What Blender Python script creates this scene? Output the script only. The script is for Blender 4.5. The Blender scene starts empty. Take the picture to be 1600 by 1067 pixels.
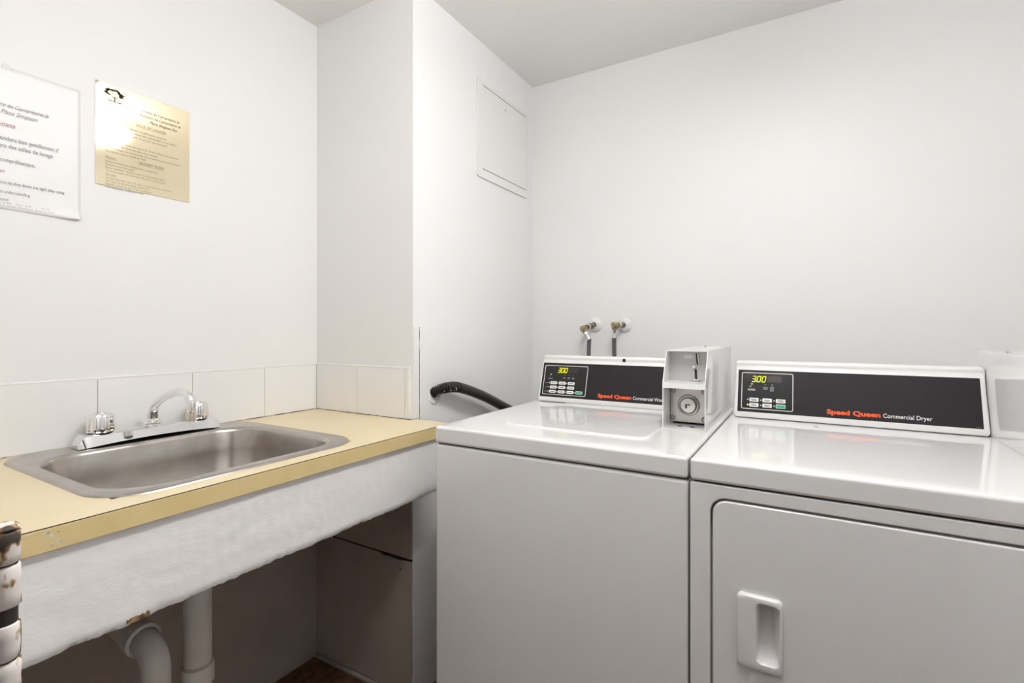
import bpy, bmesh, math, random
from mathutils import Vector, Matrix, noise

# ------------------------------------------------------------------ camera, world, exposure
scene = bpy.context.scene
C = scene.collection
CAM_H = 1.22
cam_d = bpy.data.cameras.new('camera'); cam = bpy.data.objects.new('camera', cam_d); C.objects.link(cam)
cam.location = (0, 0, CAM_H)
cam.rotation_euler = (math.radians(90), 0, math.radians(30.651))
cam_d.sensor_width = 36.0
cam_d.lens = 780.78 / 1600 * 36.0
cam_d.shift_y = -(533.5 - 516.42) / 1600
cam_d.clip_start = 0.01
scene.camera = cam
world = bpy.data.worlds.new('hall_light'); scene.world = world; world.use_nodes = True
bg = world.node_tree.nodes['Background']
bg.inputs[0].default_value = (1.0, 0.93, 0.86, 1); bg.inputs[1].default_value = 0.07      # soft light of the corridor behind the open door
LAMP_STRENGTH = 27.0
vs = scene.view_settings
vs.view_transform = 'Standard'; vs.look = 'None'; vs.exposure = 0.0; vs.gamma = 1.0; vs.use_curve_mapping = False
random.seed(7)

# ------------------------------------------------------------------ key measurements (metres)
XA, YB, XC, YD, ZCEIL = -1.594, 1.2465, -1.117, 2.075, 2.3646
XR, YF = 1.0, 0.08
ZCT, XF = 0.927, -0.977
YW, ZT, ZLB = 1.044, 0.965, 0.921

# ------------------------------------------------------------------ materials
def mat(name, col, rough=0.5, metal=0.0, spec=0.5, coat=0.0, emit=None, estr=0.0):
    m = bpy.data.materials.new(name); m.use_nodes = True
    b = m.node_tree.nodes['Principled BSDF']
    b.inputs['Base Color'].default_value = (*col, 1); b.inputs['Roughness'].default_value = rough
    b.inputs['Metallic'].default_value = metal; b.inputs['Specular IOR Level'].default_value = spec
    b.inputs['Coat Weight'].default_value = coat; b.inputs['Coat Roughness'].default_value = 0.05
    if emit: b.inputs['Emission Color'].default_value = (*emit, 1); b.inputs['Emission Strength'].default_value = estr
    return m
def nodes(m): return m.node_tree.nodes, m.node_tree.links, m.node_tree.nodes['Principled BSDF']
def coords(m, scale=(1,1,1)):
    n, l, b = nodes(m)
    tc = n.new('ShaderNodeTexCoord'); mp = n.new('ShaderNodeMapping'); mp.inputs['Scale'].default_value = scale
    l.new(tc.outputs['Object'], mp.inputs['Vector']); return mp.outputs['Vector']
def bump(m, scale, strength, dist=0.001, detail=4, vscale=(1,1,1), tex='noise'):
    n, l, b = nodes(m); v = coords(m, vscale)
    t = n.new('ShaderNodeTexNoise'); t.inputs['Scale'].default_value = scale; t.inputs['Detail'].default_value = detail
    l.new(v, t.inputs['Vector'])
    bp = n.new('ShaderNodeBump'); bp.inputs['Strength'].default_value = strength; bp.inputs['Distance'].default_value = dist
    l.new(t.outputs['Fac'], bp.inputs['Height'])
    if b.inputs['Normal'].is_linked:
        l.new(b.inputs['Normal'].links[0].from_socket, bp.inputs['Normal'])
    l.new(bp.outputs['Normal'], b.inputs['Normal'])
def mottle(m, c1, c2, scale, lo=0.4, hi=0.6, detail=5, vscale=(1,1,1)):
    n, l, b = nodes(m); v = coords(m, vscale)
    t = n.new('ShaderNodeTexNoise'); t.inputs['Scale'].default_value = scale; t.inputs['Detail'].default_value = detail
    l.new(v, t.inputs['Vector'])
    r = n.new('ShaderNodeValToRGB'); r.color_ramp.elements[0].position = lo; r.color_ramp.elements[1].position = hi
    r.color_ramp.elements[0].color = (*c1, 1); r.color_ramp.elements[1].color = (*c2, 1)
    l.new(t.outputs['Fac'], r.inputs['Fac']); l.new(r.outputs['Color'], b.inputs['Base Color'])
    return r
M = {}
M['wall'] = mat('wall_paint', (0.88, 0.875, 0.87), 0.42, spec=0.35); bump(M['wall'], 9, 0.12, 0.004, 5); bump(M['wall'], 160, 0.06, 0.0006, 2)
M['low_wall_shaded'] = mat('shaded_lower_wall', (0.66, 0.63, 0.60), 0.55, spec=0.3); mottle(M['low_wall_shaded'], (0.40,0.35,0.31), (0.48,0.425,0.385), 6, 0.3, 0.7); bump(M['low_wall_shaded'], 20, 0.1, 0.003)  # white wall paint with the under-counter shade mixed into its colour
M['ceiling'] = mat('ceiling_paint', (0.90, 0.892, 0.87), 0.7, spec=0.2); bump(M['ceiling'], 12, 0.1, 0.004)
M['floor'] = mat('floor_brown', (0.06, 0.035, 0.022), 0.45); mottle(M['floor'], (0.12,0.055,0.025), (0.20,0.095,0.045), 30)
M['tile'] = mat('tile_glaze', (0.90, 0.893, 0.88), 0.12, spec=0.5); bump(M['tile'], 7, 0.05, 0.003, 1)
M['grout'] = mat('grout', (0.48, 0.45, 0.41), 0.9)
M['caulk'] = mat('caulk', (0.82, 0.81, 0.79), 0.5)
M['grime'] = mat('grime', (0.16, 0.12, 0.09), 0.9); mottle(M['grime'], (0.10,0.075,0.05), (0.62,0.58,0.52), 30, 0.45, 0.62)
M['laminate'] = mat('laminate_top', (0.80, 0.67, 0.42), 0.28, spec=0.45); mottle(M['laminate'], (0.78,0.65,0.40), (0.83,0.70,0.46), 4, 0.3, 0.7)
M['edge'] = mat('laminate_edge', (0.70, 0.55, 0.27), 0.38); mottle(M['edge'], (0.68,0.53,0.25), (0.73,0.58,0.30), 14, 0.3, 0.7)
M['dark'] = mat('dark_seam', (0.03, 0.02, 0.015), 0.8)
M['beam'] = mat('rough_plaster', (0.87, 0.86, 0.85), 0.6, spec=0.3)
bump(M['beam'], 170, 0.30, 0.0013, 4, (1, 0.45, 1.3)); bump(M['beam'], 30, 0.10, 0.002, 3)
M['wood_chip'] = mat('bare_wood', (0.24, 0.14, 0.06), 0.9); mottle(M['wood_chip'], (0.10,0.055,0.025), (0.36,0.23,0.10), 120)
M['steel'] = mat('brushed_steel', (0.48, 0.45, 0.42), 0.26, 1.0); bump(M['steel'], 60, 0.12, 0.0006, 3, (1, 0.06, 1))
mottle(M['steel'], (0.43,0.40,0.37), (0.54,0.51,0.48), 18, 0.3, 0.7)
M['chrome'] = mat('chrome', (0.88, 0.88, 0.88), 0.045, 1.0)
M['chrome_worn'] = mat('worn_chrome', (0.72, 0.70, 0.67), 0.2, 1.0)
M['black'] = mat('black_plastic', (0.012, 0.011, 0.010), 0.35); 
M['enamel'] = mat('white_enamel', (0.81, 0.805, 0.80), 0.09, spec=0.5, coat=0.25); bump(M['enamel'], 220, 0.015, 0.0004, 2)
M['plastic'] = mat('white_plastic', (0.80, 0.795, 0.785), 0.3)
M['panel'] = mat('panel_black', (0.019, 0.016, 0.019), 0.5, spec=0.28); bump(M['panel'], 900, 0.15, 0.0003, 2)
M['panel_dark'] = mat('panel_gloss_black', (0.010, 0.010, 0.011), 0.3)
M['print_white'] = mat('print_white', (0.85, 0.85, 0.84), 0.5)
M['print_grey'] = mat('print_grey', (0.32, 0.32, 0.33), 0.5)
M['print_dark'] = mat('print_dark', (0.05, 0.05, 0.05), 0.6)
M['print_orange'] = mat('print_orange', (0.90, 0.10, 0.015), 0.5)
M['button_green'] = mat('button_green', (0.02, 0.42, 0.23), 0.4)
M['led_on'] = mat('led_digits', (0.3, 0.3, 0.0), 0.5, emit=(0.85, 0.88, 0.0), estr=1.15)
M['led_dot'] = mat('led_dot', (0.3, 0.3, 0.0), 0.5, emit=(0.9, 0.85, 0.25), estr=0.9)
M['led_off'] = mat('led_off_digits', (0.055, 0.040, 0.036), 0.4)
M['coin_grey'] = mat('coin_plate_grey', (0.62, 0.61, 0.60), 0.4, 0.2)
M['coin_metal'] = mat('lock_plate_metal', (0.60, 0.58, 0.55), 0.28, 1.0); bump(M['coin_metal'], 300, 0.05, 0.0003)
M['screw_metal'] = mat('dull_screw', (0.36, 0.34, 0.32), 0.3, 1.0)
M['brass_plate'] = mat('gold_plaque', (0.95, 0.84, 0.60), 0.055, 0.5); bump(M['brass_plate'], 5, 0.07, 0.003, 2); mottle(M['brass_plate'], (0.93,0.81,0.56), (0.97,0.87,0.65), 8, 0.3, 0.7)
M['ink_gold'] = mat('engraved_ink', (0.16, 0.12, 0.05), 0.6)
M['ink_gold_dark'] = mat('engraved_dark_ink', (0.05, 0.04, 0.02), 0.6)
M['paper'] = mat('paper', (0.885, 0.88, 0.885), 0.35, spec=0.45); bump(M['paper'], 14, 0.15, 0.003, 2)
M['ink'] = mat('ink', (0.27, 0.27, 0.28), 0.7)
M['ink_light'] = mat('ink_faded', (0.36, 0.36, 0.36), 0.7)
M['ink_red'] = mat('ink_red', (0.50, 0.20, 0.20), 0.7)
M['tape'] = mat('clear_tape', (0.74, 0.73, 0.72), 0.15)
M['panel_steel'] = mat('access_panel_paint', (0.84, 0.835, 0.815), 0.4)
M['keyhole'] = mat('keyhole_grey', (0.22, 0.21, 0.20), 0.4, 0.6)
M['hose'] = mat('black_hose', (0.022, 0.019, 0.017), 0.38); bump(M['hose'], 120, 0.1, 0.0005)
M['paint_drip'] = mat('paint_drip', (0.75, 0.75, 0.74), 0.5)
M['supply'] = mat('grey_supply_hose', (0.10, 0.10, 0.105), 0.45); bump(M['supply'], 150, 0.4, 0.001, 2, (1,1,0.1))
M['brass'] = mat('old_brass', (0.33, 0.26, 0.14), 0.3, 1.0); mottle(M['brass'], (0.20,0.15,0.075), (0.46,0.38,0.24), 40)
M['pvc'] = mat('painted_pipe', (0.70, 0.67, 0.63), 0.45); mottle(M['pvc'], (0.62,0.58,0.53), (0.74,0.71,0.67), 14, 0.35, 0.65)
M['cement'] = mat('pipe_sealant', (0.42, 0.38, 0.31), 0.8)
M['hinge_paint'] = mat('peeling_hinge_paint', (0.78, 0.72, 0.68), 0.5)
r = mottle(M['hinge_paint'], (0.05,0.035,0.025), (0.80,0.74,0.70), 75, 0.40, 0.46, 3, (1,1,0.6))
e = r.color_ramp.elements.new(0.43); e.color = (0.36, 0.20, 0.08, 1)
bump(M['hinge_paint'], 75, 0.6, 0.001, 3, (1,1,0.6))
M['hinge_metal'] = mat('dark_hinge_metal', (0.06, 0.05, 0.045), 0.45, 0.6)
M['jamb'] = mat('door_jamb_paint', (0.74, 0.72, 0.69), 0.4)
M['shade'] = mat('lamp_glass', (0.9, 0.9, 0.88), 0.3, emit=(1.0, 0.99, 0.985), estr=LAMP_STRENGTH)
M['lamp_base'] = mat('lamp_base', (0.8, 0.8, 0.79), 0.3)

# ------------------------------------------------------------------ mesh helpers
def obj(name, bm, m, parent=None, smooth=False, angle=35):
    """link bm (built in world coordinates) as one mesh object"""
    bmesh.ops.recalc_face_normals(bm, faces=bm.faces)
    me = bpy.data.meshes.new(name); bm.to_mesh(me); bm.free()
    return link_mesh(name, me, m, parent, smooth, angle)
def link_mesh(name, me, m, parent=None, smooth=False, angle=35):
    if m is not None:
        me.materials.clear(); me.materials.append(M[m] if isinstance(m, str) else m)
    o = bpy.data.objects.new(name, me); C.objects.link(o)
    if parent is not None:
        o.parent = parent
        org = Vector(parent.get('_org', (0, 0, 0))); me.transform(Matrix.Translation(-org)); o['_org'] = list(org)
    if smooth:
        for p in me.polygons: p.use_smooth = True
        try: me.set_sharp_from_angle(angle=math.radians(angle))
        except Exception: pass
    return o
def wn(o):
    m = o.modifiers.new('weighted_normals', 'WEIGHTED_NORMAL'); m.keep_sharp = True; m.weight = 80
    return o
def thing(name, label, cat, loc=(0,0,0), group=None):
    o = bpy.data.objects.new(name, None); C.objects.link(o); o.location = loc; o['_org'] = list(loc)
    o.empty_display_size = 0.05
    return tag(o, label, cat, group)
def tag(o, label, cat, group=None):
    o['label'] = label; o['category'] = cat
    if group: o['group'] = group
    return o
def struct(name, bm, m, label=None, **k):
    o = obj(name, bm, m, **k); o['kind'] = 'structure'
    if label: o['label'] = label
    return o
def B(*boxes, bevel=0.0, seg=2):
    bm = bmesh.new()
    for b in boxes: add_box(bm, *b)
    if bevel: bmesh.ops.bevel(bm, geom=bm.edges[:], offset=bevel, segments=seg, affect='EDGES', profile=0.5, clamp_overlap=True)
    return bm
def add_box(bm, x0, x1, y0, y1, z0, z1):
    v = [bm.verts.new(p) for p in ((x0,y0,z0),(x1,y0,z0),(x1,y1,z0),(x0,y1,z0),(x0,y0,z1),(x1,y0,z1),(x1,y1,z1),(x0,y1,z1))]
    for f in ((0,1,2,3),(4,5,6,7),(0,1,5,4),(1,2,6,5),(2,3,7,6),(3,0,4,7)): bm.faces.new([v[i] for i in f])
def frame_from(n, up=None):
    n = Vector(n).normalized()
    u = Vector(up) if up else (Vector((0,0,1)) if abs(n.z) < 0.9 else Vector((1,0,0)))
    a = u.cross(n).normalized(); return a, n.cross(a).normalized(), n
def add_lathe(bm, origin, axis, prof, seg=24, lobes=0, lobe_amp=0.0):
    """prof: list of (radius, distance along axis)"""
    a, b, n = frame_from(axis); o = Vector(origin); rings = []
    for r, h in prof:
        if r <= 1e-6: rings.append([bm.verts.new(o + n*h)]); continue
        ring = []
        for i in range(seg):
            t = 2*math.pi*i/seg; rr = r*(1 + lobe_amp*math.cos(lobes*t)) if lobes else r
            ring.append(bm.verts.new(o + n*h + (a*math.cos(t) + b*math.sin(t))*rr))
        rings.append(ring)
    join_rings(bm, rings)
def join_rings(bm, rings, closed=True):
    for p, q in zip(rings, rings[1:]):
        if len(p) == 1 and len(q) == 1: continue
        k = max(len(p), len(q))
        for i in range(k if closed else k-1):
            j = (i+1) % k
            if len(p) == 1: bm.faces.new((p[0], q[i], q[j]))
            elif len(q) == 1: bm.faces.new((p[i], q[0], p[j]))
            else: bm.faces.new((p[i], q[i], q[j], p[j]))
def lathe(*a, **k):
    bm = bmesh.new(); add_lathe(bm, *a, **k); return bm
def spline(pts, n):
    pts = [Vector(p) for p in pts]; P = [2*pts[0]-pts[1]] + pts + [2*pts[-1]-pts[-2]]; out = []
    segs = len(pts)-1
    for k in range(n+1):
        s = k/n*segs; i = min(int(s), segs-1); t = s-i
        p0, p1, p2, p3 = P[i:i+4]
        out.append(0.5*((2*p1) + (p2-p0)*t + (2*p0-5*p1+4*p2-p3)*t*t + (3*p1-p0-3*p2+p3)*t**3))
    return out
def add_tube(bm, pts, rad, seg=16, cap=True):
    pts = [Vector(p) for p in pts]; rings = []
    t0 = (pts[1]-pts[0]).normalized(); a, b, _ = frame_from(t0)
    for i, p in enumerate(pts):
        t = (pts[min(i+1, len(pts)-1)] - pts[max(i-1, 0)]).normalized()
        a = (a - t*a.dot(t)).normalized(); b = t.cross(a)
        r = rad(i/(len(pts)-1)) if callable(rad) else rad
        rings.append([bm.verts.new(p + (a*math.cos(2*math.pi*k/seg) + b*math.sin(2*math.pi*k/seg))*r) for k in range(seg)])
    join_rings(bm, rings)
    if cap: bm.faces.new(rings[0]); bm.faces.new(rings[-1])
def tube(*a, **k):
    bm = bmesh.new(); add_tube(bm, *a, **k); return bm
def rrect(x0, x1, y0, y1, r, n=6):
    """rounded rectangle outline, r = one radius or four (x0y0, x1y0, x1y1, x0y1)"""
    rs = r if isinstance(r, (tuple, list)) else (r,)*4; out = []
    for (cx, cy, a0, rr) in ((x0+rs[0], y0+rs[0], 180, rs[0]), (x1-rs[1], y0+rs[1], 270, rs[1]), (x1-rs[2], y1-rs[2], 0, rs[2]), (x0+rs[3], y1-rs[3], 90, rs[3])):
        for k in range(n+1):
            t = math.radians(a0 + 90*k/n); out.append((cx + rr*math.cos(t), cy + rr*math.sin(t)))
    return out
class Plane:
    """a frame to draw on: p(u, v, d) = origin + u right + v up + d outwards"""
    def __init__(s, o, right, up):
        s.o = Vector(o); s.r = Vector(right).normalized(); s.u = Vector(up).normalized(); s.n = s.r.cross(s.u)
    def p(s, u, v, d=0.0): return s.o + s.r*u + s.u*v + s.n*d
    def mtx(s, u, v, d): 
        m = Matrix.Identity(4); o = s.p(u, v, d)
        for i in range(3): m[i][0], m[i][1], m[i][2], m[i][3] = s.r[i], s.u[i], s.n[i], o[i]
        return m
def add_plate(bm, pl, outline, d0, d1, bevel=0.0):
    """extruded outline between depths d0 (back) and d1 (front), optional chamfer at the front"""
    loops = [(outline, d0)]
    if bevel:
        cx = sum(p[0] for p in outline)/len(outline); cy = sum(p[1] for p in outline)/len(outline)
        w = max(p[0] for p in outline)-cx; h = max(p[1] for p in outline)-cy
        ins = lambda b: [(cx+(x-cx)*(1-b/w), cy+(y-cy)*(1-b/h)) for x, y in outline]
        loops += [(outline, d1-bevel), (ins(bevel*0.3), d1-bevel*0.3), (ins(bevel), d1)]
    else: loops.append((outline, d1))
    rings = [[bm.verts.new(pl.p(x, y, d)) for x, y in o] for o, d in loops]
    join_rings(bm, rings); bm.faces.new(rings[0]); bm.faces.new(rings[-1])
def plate(pl, outline, d0, d1, bevel=0.0):
    bm = bmesh.new(); add_plate(bm, pl, outline, d0, d1, bevel); return bm
def ring(pl, outer, inner, d0, d1):
    """flat frame; outer and inner outlines have the same number of points"""
    bm = bmesh.new()
    L = [[bm.verts.new(pl.p(x, y, d)) for x, y in o] for o, d in ((outer, d0), (outer, d1), (inner, d1), (inner, d0))]
    join_rings(bm, L + [L[0]]); return bm
def holed(pl, outer, holes, d0, d1):
    """plate with holes of any outline"""
    bm = bmesh.new(); edges = []
    for o in [outer] + holes:
        vs_ = [bm.verts.new(pl.p(x, y, d1)) for x, y in o]
        edges += [bm.edges.new((vs_[i], vs_[(i+1) % len(vs_)])) for i in range(len(vs_))]
    bmesh.ops.triangle_fill(bm, edges=edges, use_beauty=True, use_dissolve=False)
    res = bmesh.ops.extrude_face_region(bm, geom=bm.faces[:] + bm.edges[:] + bm.verts[:])
    bmesh.ops.translate(bm, verts=[g for g in res['geom'] if isinstance(g, bmesh.types.BMVert)], vec=pl.n*(d0-d1))
    return bm
def text_mesh(name, body, pl, u, v, w=None, h=None, d=0.0004, size=0.01, bold=0.0, shear=0.0, thick=0.00015, spacing=1.0, align='LEFT', res=3):
    cu = bpy.data.curves.new(name, 'FONT'); cu.body = body; cu.size = 1.0; cu.offset = bold; cu.shear = shear
    cu.space_character = spacing; cu.resolution_u = res; cu.align_x = align; cu.extrude = 0.0
    o = bpy.data.objects.new(name, cu); C.objects.link(o)
    bpy.context.view_layer.update()
    me = bpy.data.meshes.new_from_object(o.evaluated_get(bpy.context.evaluated_depsgraph_get()))
    bpy.data.objects.remove(o); bpy.data.curves.remove(cu)
    xs = [p.co.x for p in me.vertices]; ys = [p.co.y for p in me.vertices]
    x0, x1, y0, y1 = min(xs), max(xs), min(ys), max(ys)
    sx = w/(x1-x0) if w else size; sy = h/0.73 if h else (size if not w else sx)
    if h and not w: sx = sy
    ox = x0 if align == 'LEFT' else (x1 if align == 'RIGHT' else (x0+x1)/2)
    mt = pl.mtx(u, v, d) @ Matrix.Diagonal((sx, sy, 1, 1)) @ Matrix.Translation((-ox, 0, 0))
    me.transform(mt)
    return me
def text(parent, name, body, pl, u, v, m, **k):
    return link_mesh(name, text_mesh(name, body, pl, u, v, **k), m, parent)

# ------------------------------------------------------------------ the room
struct('floor', B((-1.75, XR+.1, -1.0, 2.2, -0.05, 0)), 'floor', 'dark brown floor under the counter')
struct('ceiling', B((-1.75, XR+.1, -0.05, 2.2, ZCEIL, ZCEIL+.06)), 'ceiling', 'white painted ceiling')
wall_left = struct('wall_left', B((XA-.1, XA, -0.05, YB+.1, 0, ZCEIL)), 'wall', 'white painted wall behind the sink')
wall_alcove = struct('wall_alcove', B((XA, XC, YB, YB+.1, 0, ZCEIL)), 'wall', 'narrow white wall at the end of the counter')
wall_chase = struct('wall_chase', B((XC-.1, XC, YB+.1, YD, 0, ZCEIL)), 'wall', 'white wall with the access panel')
struct('wall_back', B((XC-.1, XR+.1, YD, YD+.1, 0, ZCEIL)), 'wall', 'white wall behind the machines')
struct('wall_right', B((XR, XR+.1, -0.05, YD, 0, ZCEIL)), 'wall')
struct('wall_front', B((XA, -.40, YF-.12, YF, 0, ZCEIL), (.46, XR, YF-.12, YF, 0, ZCEIL), (-.40, .46, YF-.12, YF, 2.06, ZCEIL)), 'wall', 'white wall around the doorway')
struct('trim_1', B((-.40, -.375, YF-.125, YF+.002, 0, 2.06), (.435, .46, YF-.125, YF+.002, 0, 2.06), (-.375, .435, YF-.125, YF+.002, 2.035, 2.06)), 'jamb', 'painted door frame')

# wall tiles behind the counter (each its own piece)
TZ0, TZ1 = ZCT+.0015, 1.094
plA = Plane((XA, 0, 0), (0, 1, 0), (0, 0, 1))         # left wall, seen from the room
plB = Plane((0, YB, 0), (1, 0, 0), (0, 0, 1))         # alcove wall
plC = Plane((XC, 0, 0), (0, 1, 0), (0, 0, 1))         # chase wall
plD = Plane((0, YD, 0), (1, 0, 0), (0, 0, 1))         # back wall
obj('grout', plate(plA, [(.085, ZCT), (YB, ZCT), (YB, TZ1), (.085, TZ1)], 0, .0052), 'grout', wall_left)
ys = [.1035, .3358, .5681, .8004, 1.0322, YB-.0062]
for a, b in zip([.0855] + ys, ys):
    obj('tile', plate(plA, rrect(a+.0009, b-.0009, TZ0, TZ1, .0012, 2), 0, .0068, .0012), 'tile', wall_left)
obj('grout', plate(plB, [(XA+.007, ZCT), (-1.1300, ZCT), (-1.1300, TZ1), (XA+.007, TZ1)], 0, .0052), 'grout', wall_alcove)
for a, b in ((XA+.0060, -1.3717), (-1.3717, -1.147)):
    obj('tile', plate(plB, rrect(a+.0009, b-.0009, TZ0, TZ1, .0012, 2), 0, .0068, .0012), 'tile', wall_alcove)
obj('edge_tile', plate(plB, rrect(-1.1461, -1.1287, TZ0, TZ1, .0012, 2), 0, .0068, .0012), 'tile', wall_alcove)
def bead(p0, p1, r, n=40):
    pts = [Vector(p0).lerp(Vector(p1), i/n) + Vector((0, 0, noise.noise(Vector((i*.9, p0[0]*5, 2)))*.0012)) for i in range(n+1)]
    return tube(pts, lambda t: r*(1+.25*noise.noise(Vector((t*40, 3, 1)))), 8)
obj('caulk_bead', bead((XA+.003, .085, TZ1+.001), (XA+.003, YB-.004, TZ1+.001), .0045), 'caulk', wall_left, True)
obj('caulk_bead', bead((XA+.004, YB-.003, TZ1+.001), (XC-.009, YB-.003, TZ1+.001), .0045, 16), 'caulk', wall_alcove, True)
obj('caulk_line', bead((XA+.0075, .085, ZCT+.001), (XA+.0075, YB-.008, ZCT+.001), .0016, 60), 'grime', wall_left, True)
obj('caulk_line', bead((XA+.008, YB-.0075, ZCT+.001), (XC-.002, YB-.0075, ZCT+.001), .0014, 24), 'grime', wall_alcove, True)

# boards of the alcove wall under the counter, with an open crack between them
obj('wall_board', plate(plB, rrect(XA+.003, XC-.0015, .468, .80, .001, 1), 0, .006, .001), 'low_wall_shaded', wall_alcove)
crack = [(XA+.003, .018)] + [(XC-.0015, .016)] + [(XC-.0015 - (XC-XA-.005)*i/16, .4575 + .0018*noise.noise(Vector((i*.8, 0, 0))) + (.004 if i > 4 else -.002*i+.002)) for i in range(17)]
obj('wall_board', plate(plB, crack, 0, .006), 'low_wall_shaded', wall_alcove)
for x, z, rr in ((-1.1654, .4265, .0030), (-1.1735, .4275, .0017), (-1.440, .4270, .0014), (-1.385, .4300, .0011)):
    obj('screw_hole', lathe((x, YB-.0062, z), (0,-1,0), [(0, .0002), (rr, .0002), (rr, 0)], 12), 'dark', wall_alcove)
obj('crack_gap', plate(plB, [(XA+.004, .455), (XC-.002, .455), (XC-.002, .470), (XA+.004, .470)], 0, .0012), 'dark', wall_alcove)
struct('baseboard_alcove', B((XA, XC-.002, YB-.016, YB, 0, .011), bevel=.002), 'low_wall_shaded', 'low painted strip along the floor')
lw = obj('wall_board', plate(plA, [(.085, .0), (YB-.006, .0), (YB-.006, .86), (.085, .86)], 0, .004), 'low_wall_shaded', wall_left)
struct('trim_2', B((XC-.0, XC+.004, YB+.001, YB+.0265, ZCT+.003, 1.234), bevel=.001), 'wall', 'painted corner strip beside the tiles')

# ------------------------------------------------------------------ counter, beam
ct = thing('countertop', 'cream laminate countertop with a yellow front edge around the steel sink', 'countertop', (-1.28, .66, .891))
hx0, hx1, hy0, hy1 = -1.545, -1.04, .392, .925
YE = 1.262
obj('slab', B((XA+.007, hx0, YF+.005, YB-.007, .8915, ZCT), (hx1, XF+.0012, YF+.005, YB-.007, .8915, ZCT), (hx0, hx1, YF+.005, hy0, .8915, ZCT),
              (hx0, hx1, hy1, YB-.007, .8915, ZCT), (XC+.0005, XF+.0012, YB-.007, YE, .8915, ZCT)), 'laminate', ct)
obj('edge_band', B((XF, XF+.0026, YF+.005, YE+.0008, .8905, .9250), bevel=.0005, seg=1), 'edge', ct)
obj('edge_seam', B((XF+.0010, XF+.0018, YF+.005, YE, .9248, .9266)), 'dark', ct)
plE = Plane((XF+.0027, 0, 0), (0, 1, 0), (0, 0, 1))
for (y, z, w, h, k) in ((.286, .9195, .008, .006, 1), (.292, .913, .006, .007, 2), (.300, .917, .004, .003, 3), (.301, .902, .007, .006, 4), (.307, .907, .004, .004, 5), (.292, .899, .004, .003, 6), (.686, .9185, .012, .003, 7)):
    bm = bmesh.new()
    add_plate(bm, plE, [(y + w*.5*math.cos(t)*(1+.5*noise.noise(Vector((k*7+t, 1, 1)))), z + h*.5*math.sin(t)*(1+.6*noise.noise(Vector((k*5+t*2, 4, 1)))) + (t-3)*.0006) for t in [2*math.pi*i/9 for i in range(9)]], 0, .0002)
    obj('paint_scuff', bm, 'paint_drip', ct)

# the rough painted beam under the front of the counter
def make_beam():
    bm = bmesh.new(); ny, nz = 520, 20; X1, X0 = -.985, -1.05; y0, y1, zt, zb = YF+.005, 1.258, .8905, .7235
    def low(y): return zb + .0045*noise.fractal(Vector((y*14, 3, 0)), 1, 2, 4) + .0026*noise.noise(Vector((y*80, 1, 0))) + .0022*abs(noise.noise(Vector((y*230, 5, 0)))) + (.006 if abs(y-.408) < .0 else 0)
    g = []
    for i in range(ny+1):
        y = y0 + (y1-y0)*i/ny; row = []
        zl = low(y)
        for j in range(nz+1):
            t = j/nz; z = zt + (zl-zt)*t
            x = X1 + .0010*noise.fractal(Vector((y*14, z*26, 0)), 1, 2, 3) + .0006*noise.noise(Vector((y*45, z*85, 4)))
            if j == nz: x -= .005
            elif j == nz-1: x -= .0006
            if j == 0: x = X1
            row.append(bm.verts.new((x, y, z)))
        row.append(bm.verts.new((X0, y, zl+.002))); row.append(bm.verts.new((X0, y, zt)))
        g.append(row)
    join_rings(bm, g); bm.faces.new(g[0]); bm.faces.new(g[-1])
    return bm
beam = obj('counter_beam', make_beam(), 'beam', None, True, 60)
tag(beam, 'white rough-plastered beam with a crumbling lower edge under the counter front', 'beam')
bm = bmesh.new()
plF = Plane((-.985, 0, 0), (0, 1, 0), (0, 0, 1))
out = [(.392 + .034*i/10, .7265 + .0012*noise.noise(Vector((i*1.3, 2, 2)))) for i in range(11)] + [(.426 - .034*i/10, .7335 + .004*noise.noise(Vector((i*1.7, 8, 2)))) for i in range(11)]
add_plate(bm, plF, out, -.004, .0012)
obj('paint_chip', bm, 'wood_chip', beam)['label'] = 'bare brown wood where the paint broke off'

# ------------------------------------------------------------------ sink
sink = thing('kitchen_sink', 'square stainless steel drop-in sink set in the cream counter', 'sink', (-1.28, .66, ZCT))
def loft(loops):
    bm = bmesh.new(); L = [[bm.verts.new((x, y, z)) for x, y in o] for o, z in loops]
    join_rings(bm, L); return bm, L
RR = lambda ix, iy, rf, rb, ox=0: rrect(-1.585+ix, -1.018-ix, .371+iy, .947-iy, (rb, rf, rf, rb), 8)
bx0, bx1, by0, by1 = -1.492, -1.056, .404, .907
RB = lambda i, r: rrect(bx0+i, bx1-i, by0+i, by1-i, r, 8)
bm, L = loft([(RR(0,0,.095,.09), ZCT+.0002), (RR(.001,.001,.095,.09), ZCT+.002), (RR(.005,.005,.09,.086), ZCT+.0045), (RR(.011,.011,.085,.081), ZCT+.0048),
              (RR(.014,.014,.083,.079), ZCT+.0040), (RB(-.013,.105), ZCT+.0035), (RB(-.009,.104), ZCT+.0040), (RB(-.004,.102), ZCT+.0030), (RB(0,.10), ZCT+.000), (RB(.003,.098), ZCT-.008), (RB(.010,.093), ZCT-.06), (RB(.020,.088), ZCT-.135),
              (RB(.030,.08), ZCT-.150), (RB(.050,.07), ZCT-.160), (RB(.12,.06), ZCT-.163)])
obj('basin', bm, 'steel', sink, True, 50)
dx, dy = (bx0+bx1)/2, (by0+by1)/2
bm = bmesh.new(); inn = [(dx + .045*math.cos(t), dy + .045*math.sin(t)) for t in [math.radians(180 + 90*(c) + 90*k/8) for c in range(4) for k in range(9)]]
L = [[bm.verts.new((x, y, z)) for x, y in o] for o, z in ((RB(.12,.06), ZCT-.163), (inn, ZCT-.166))]; join_rings(bm, L)
obj('basin_floor', bm, 'steel', sink, True)
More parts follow.
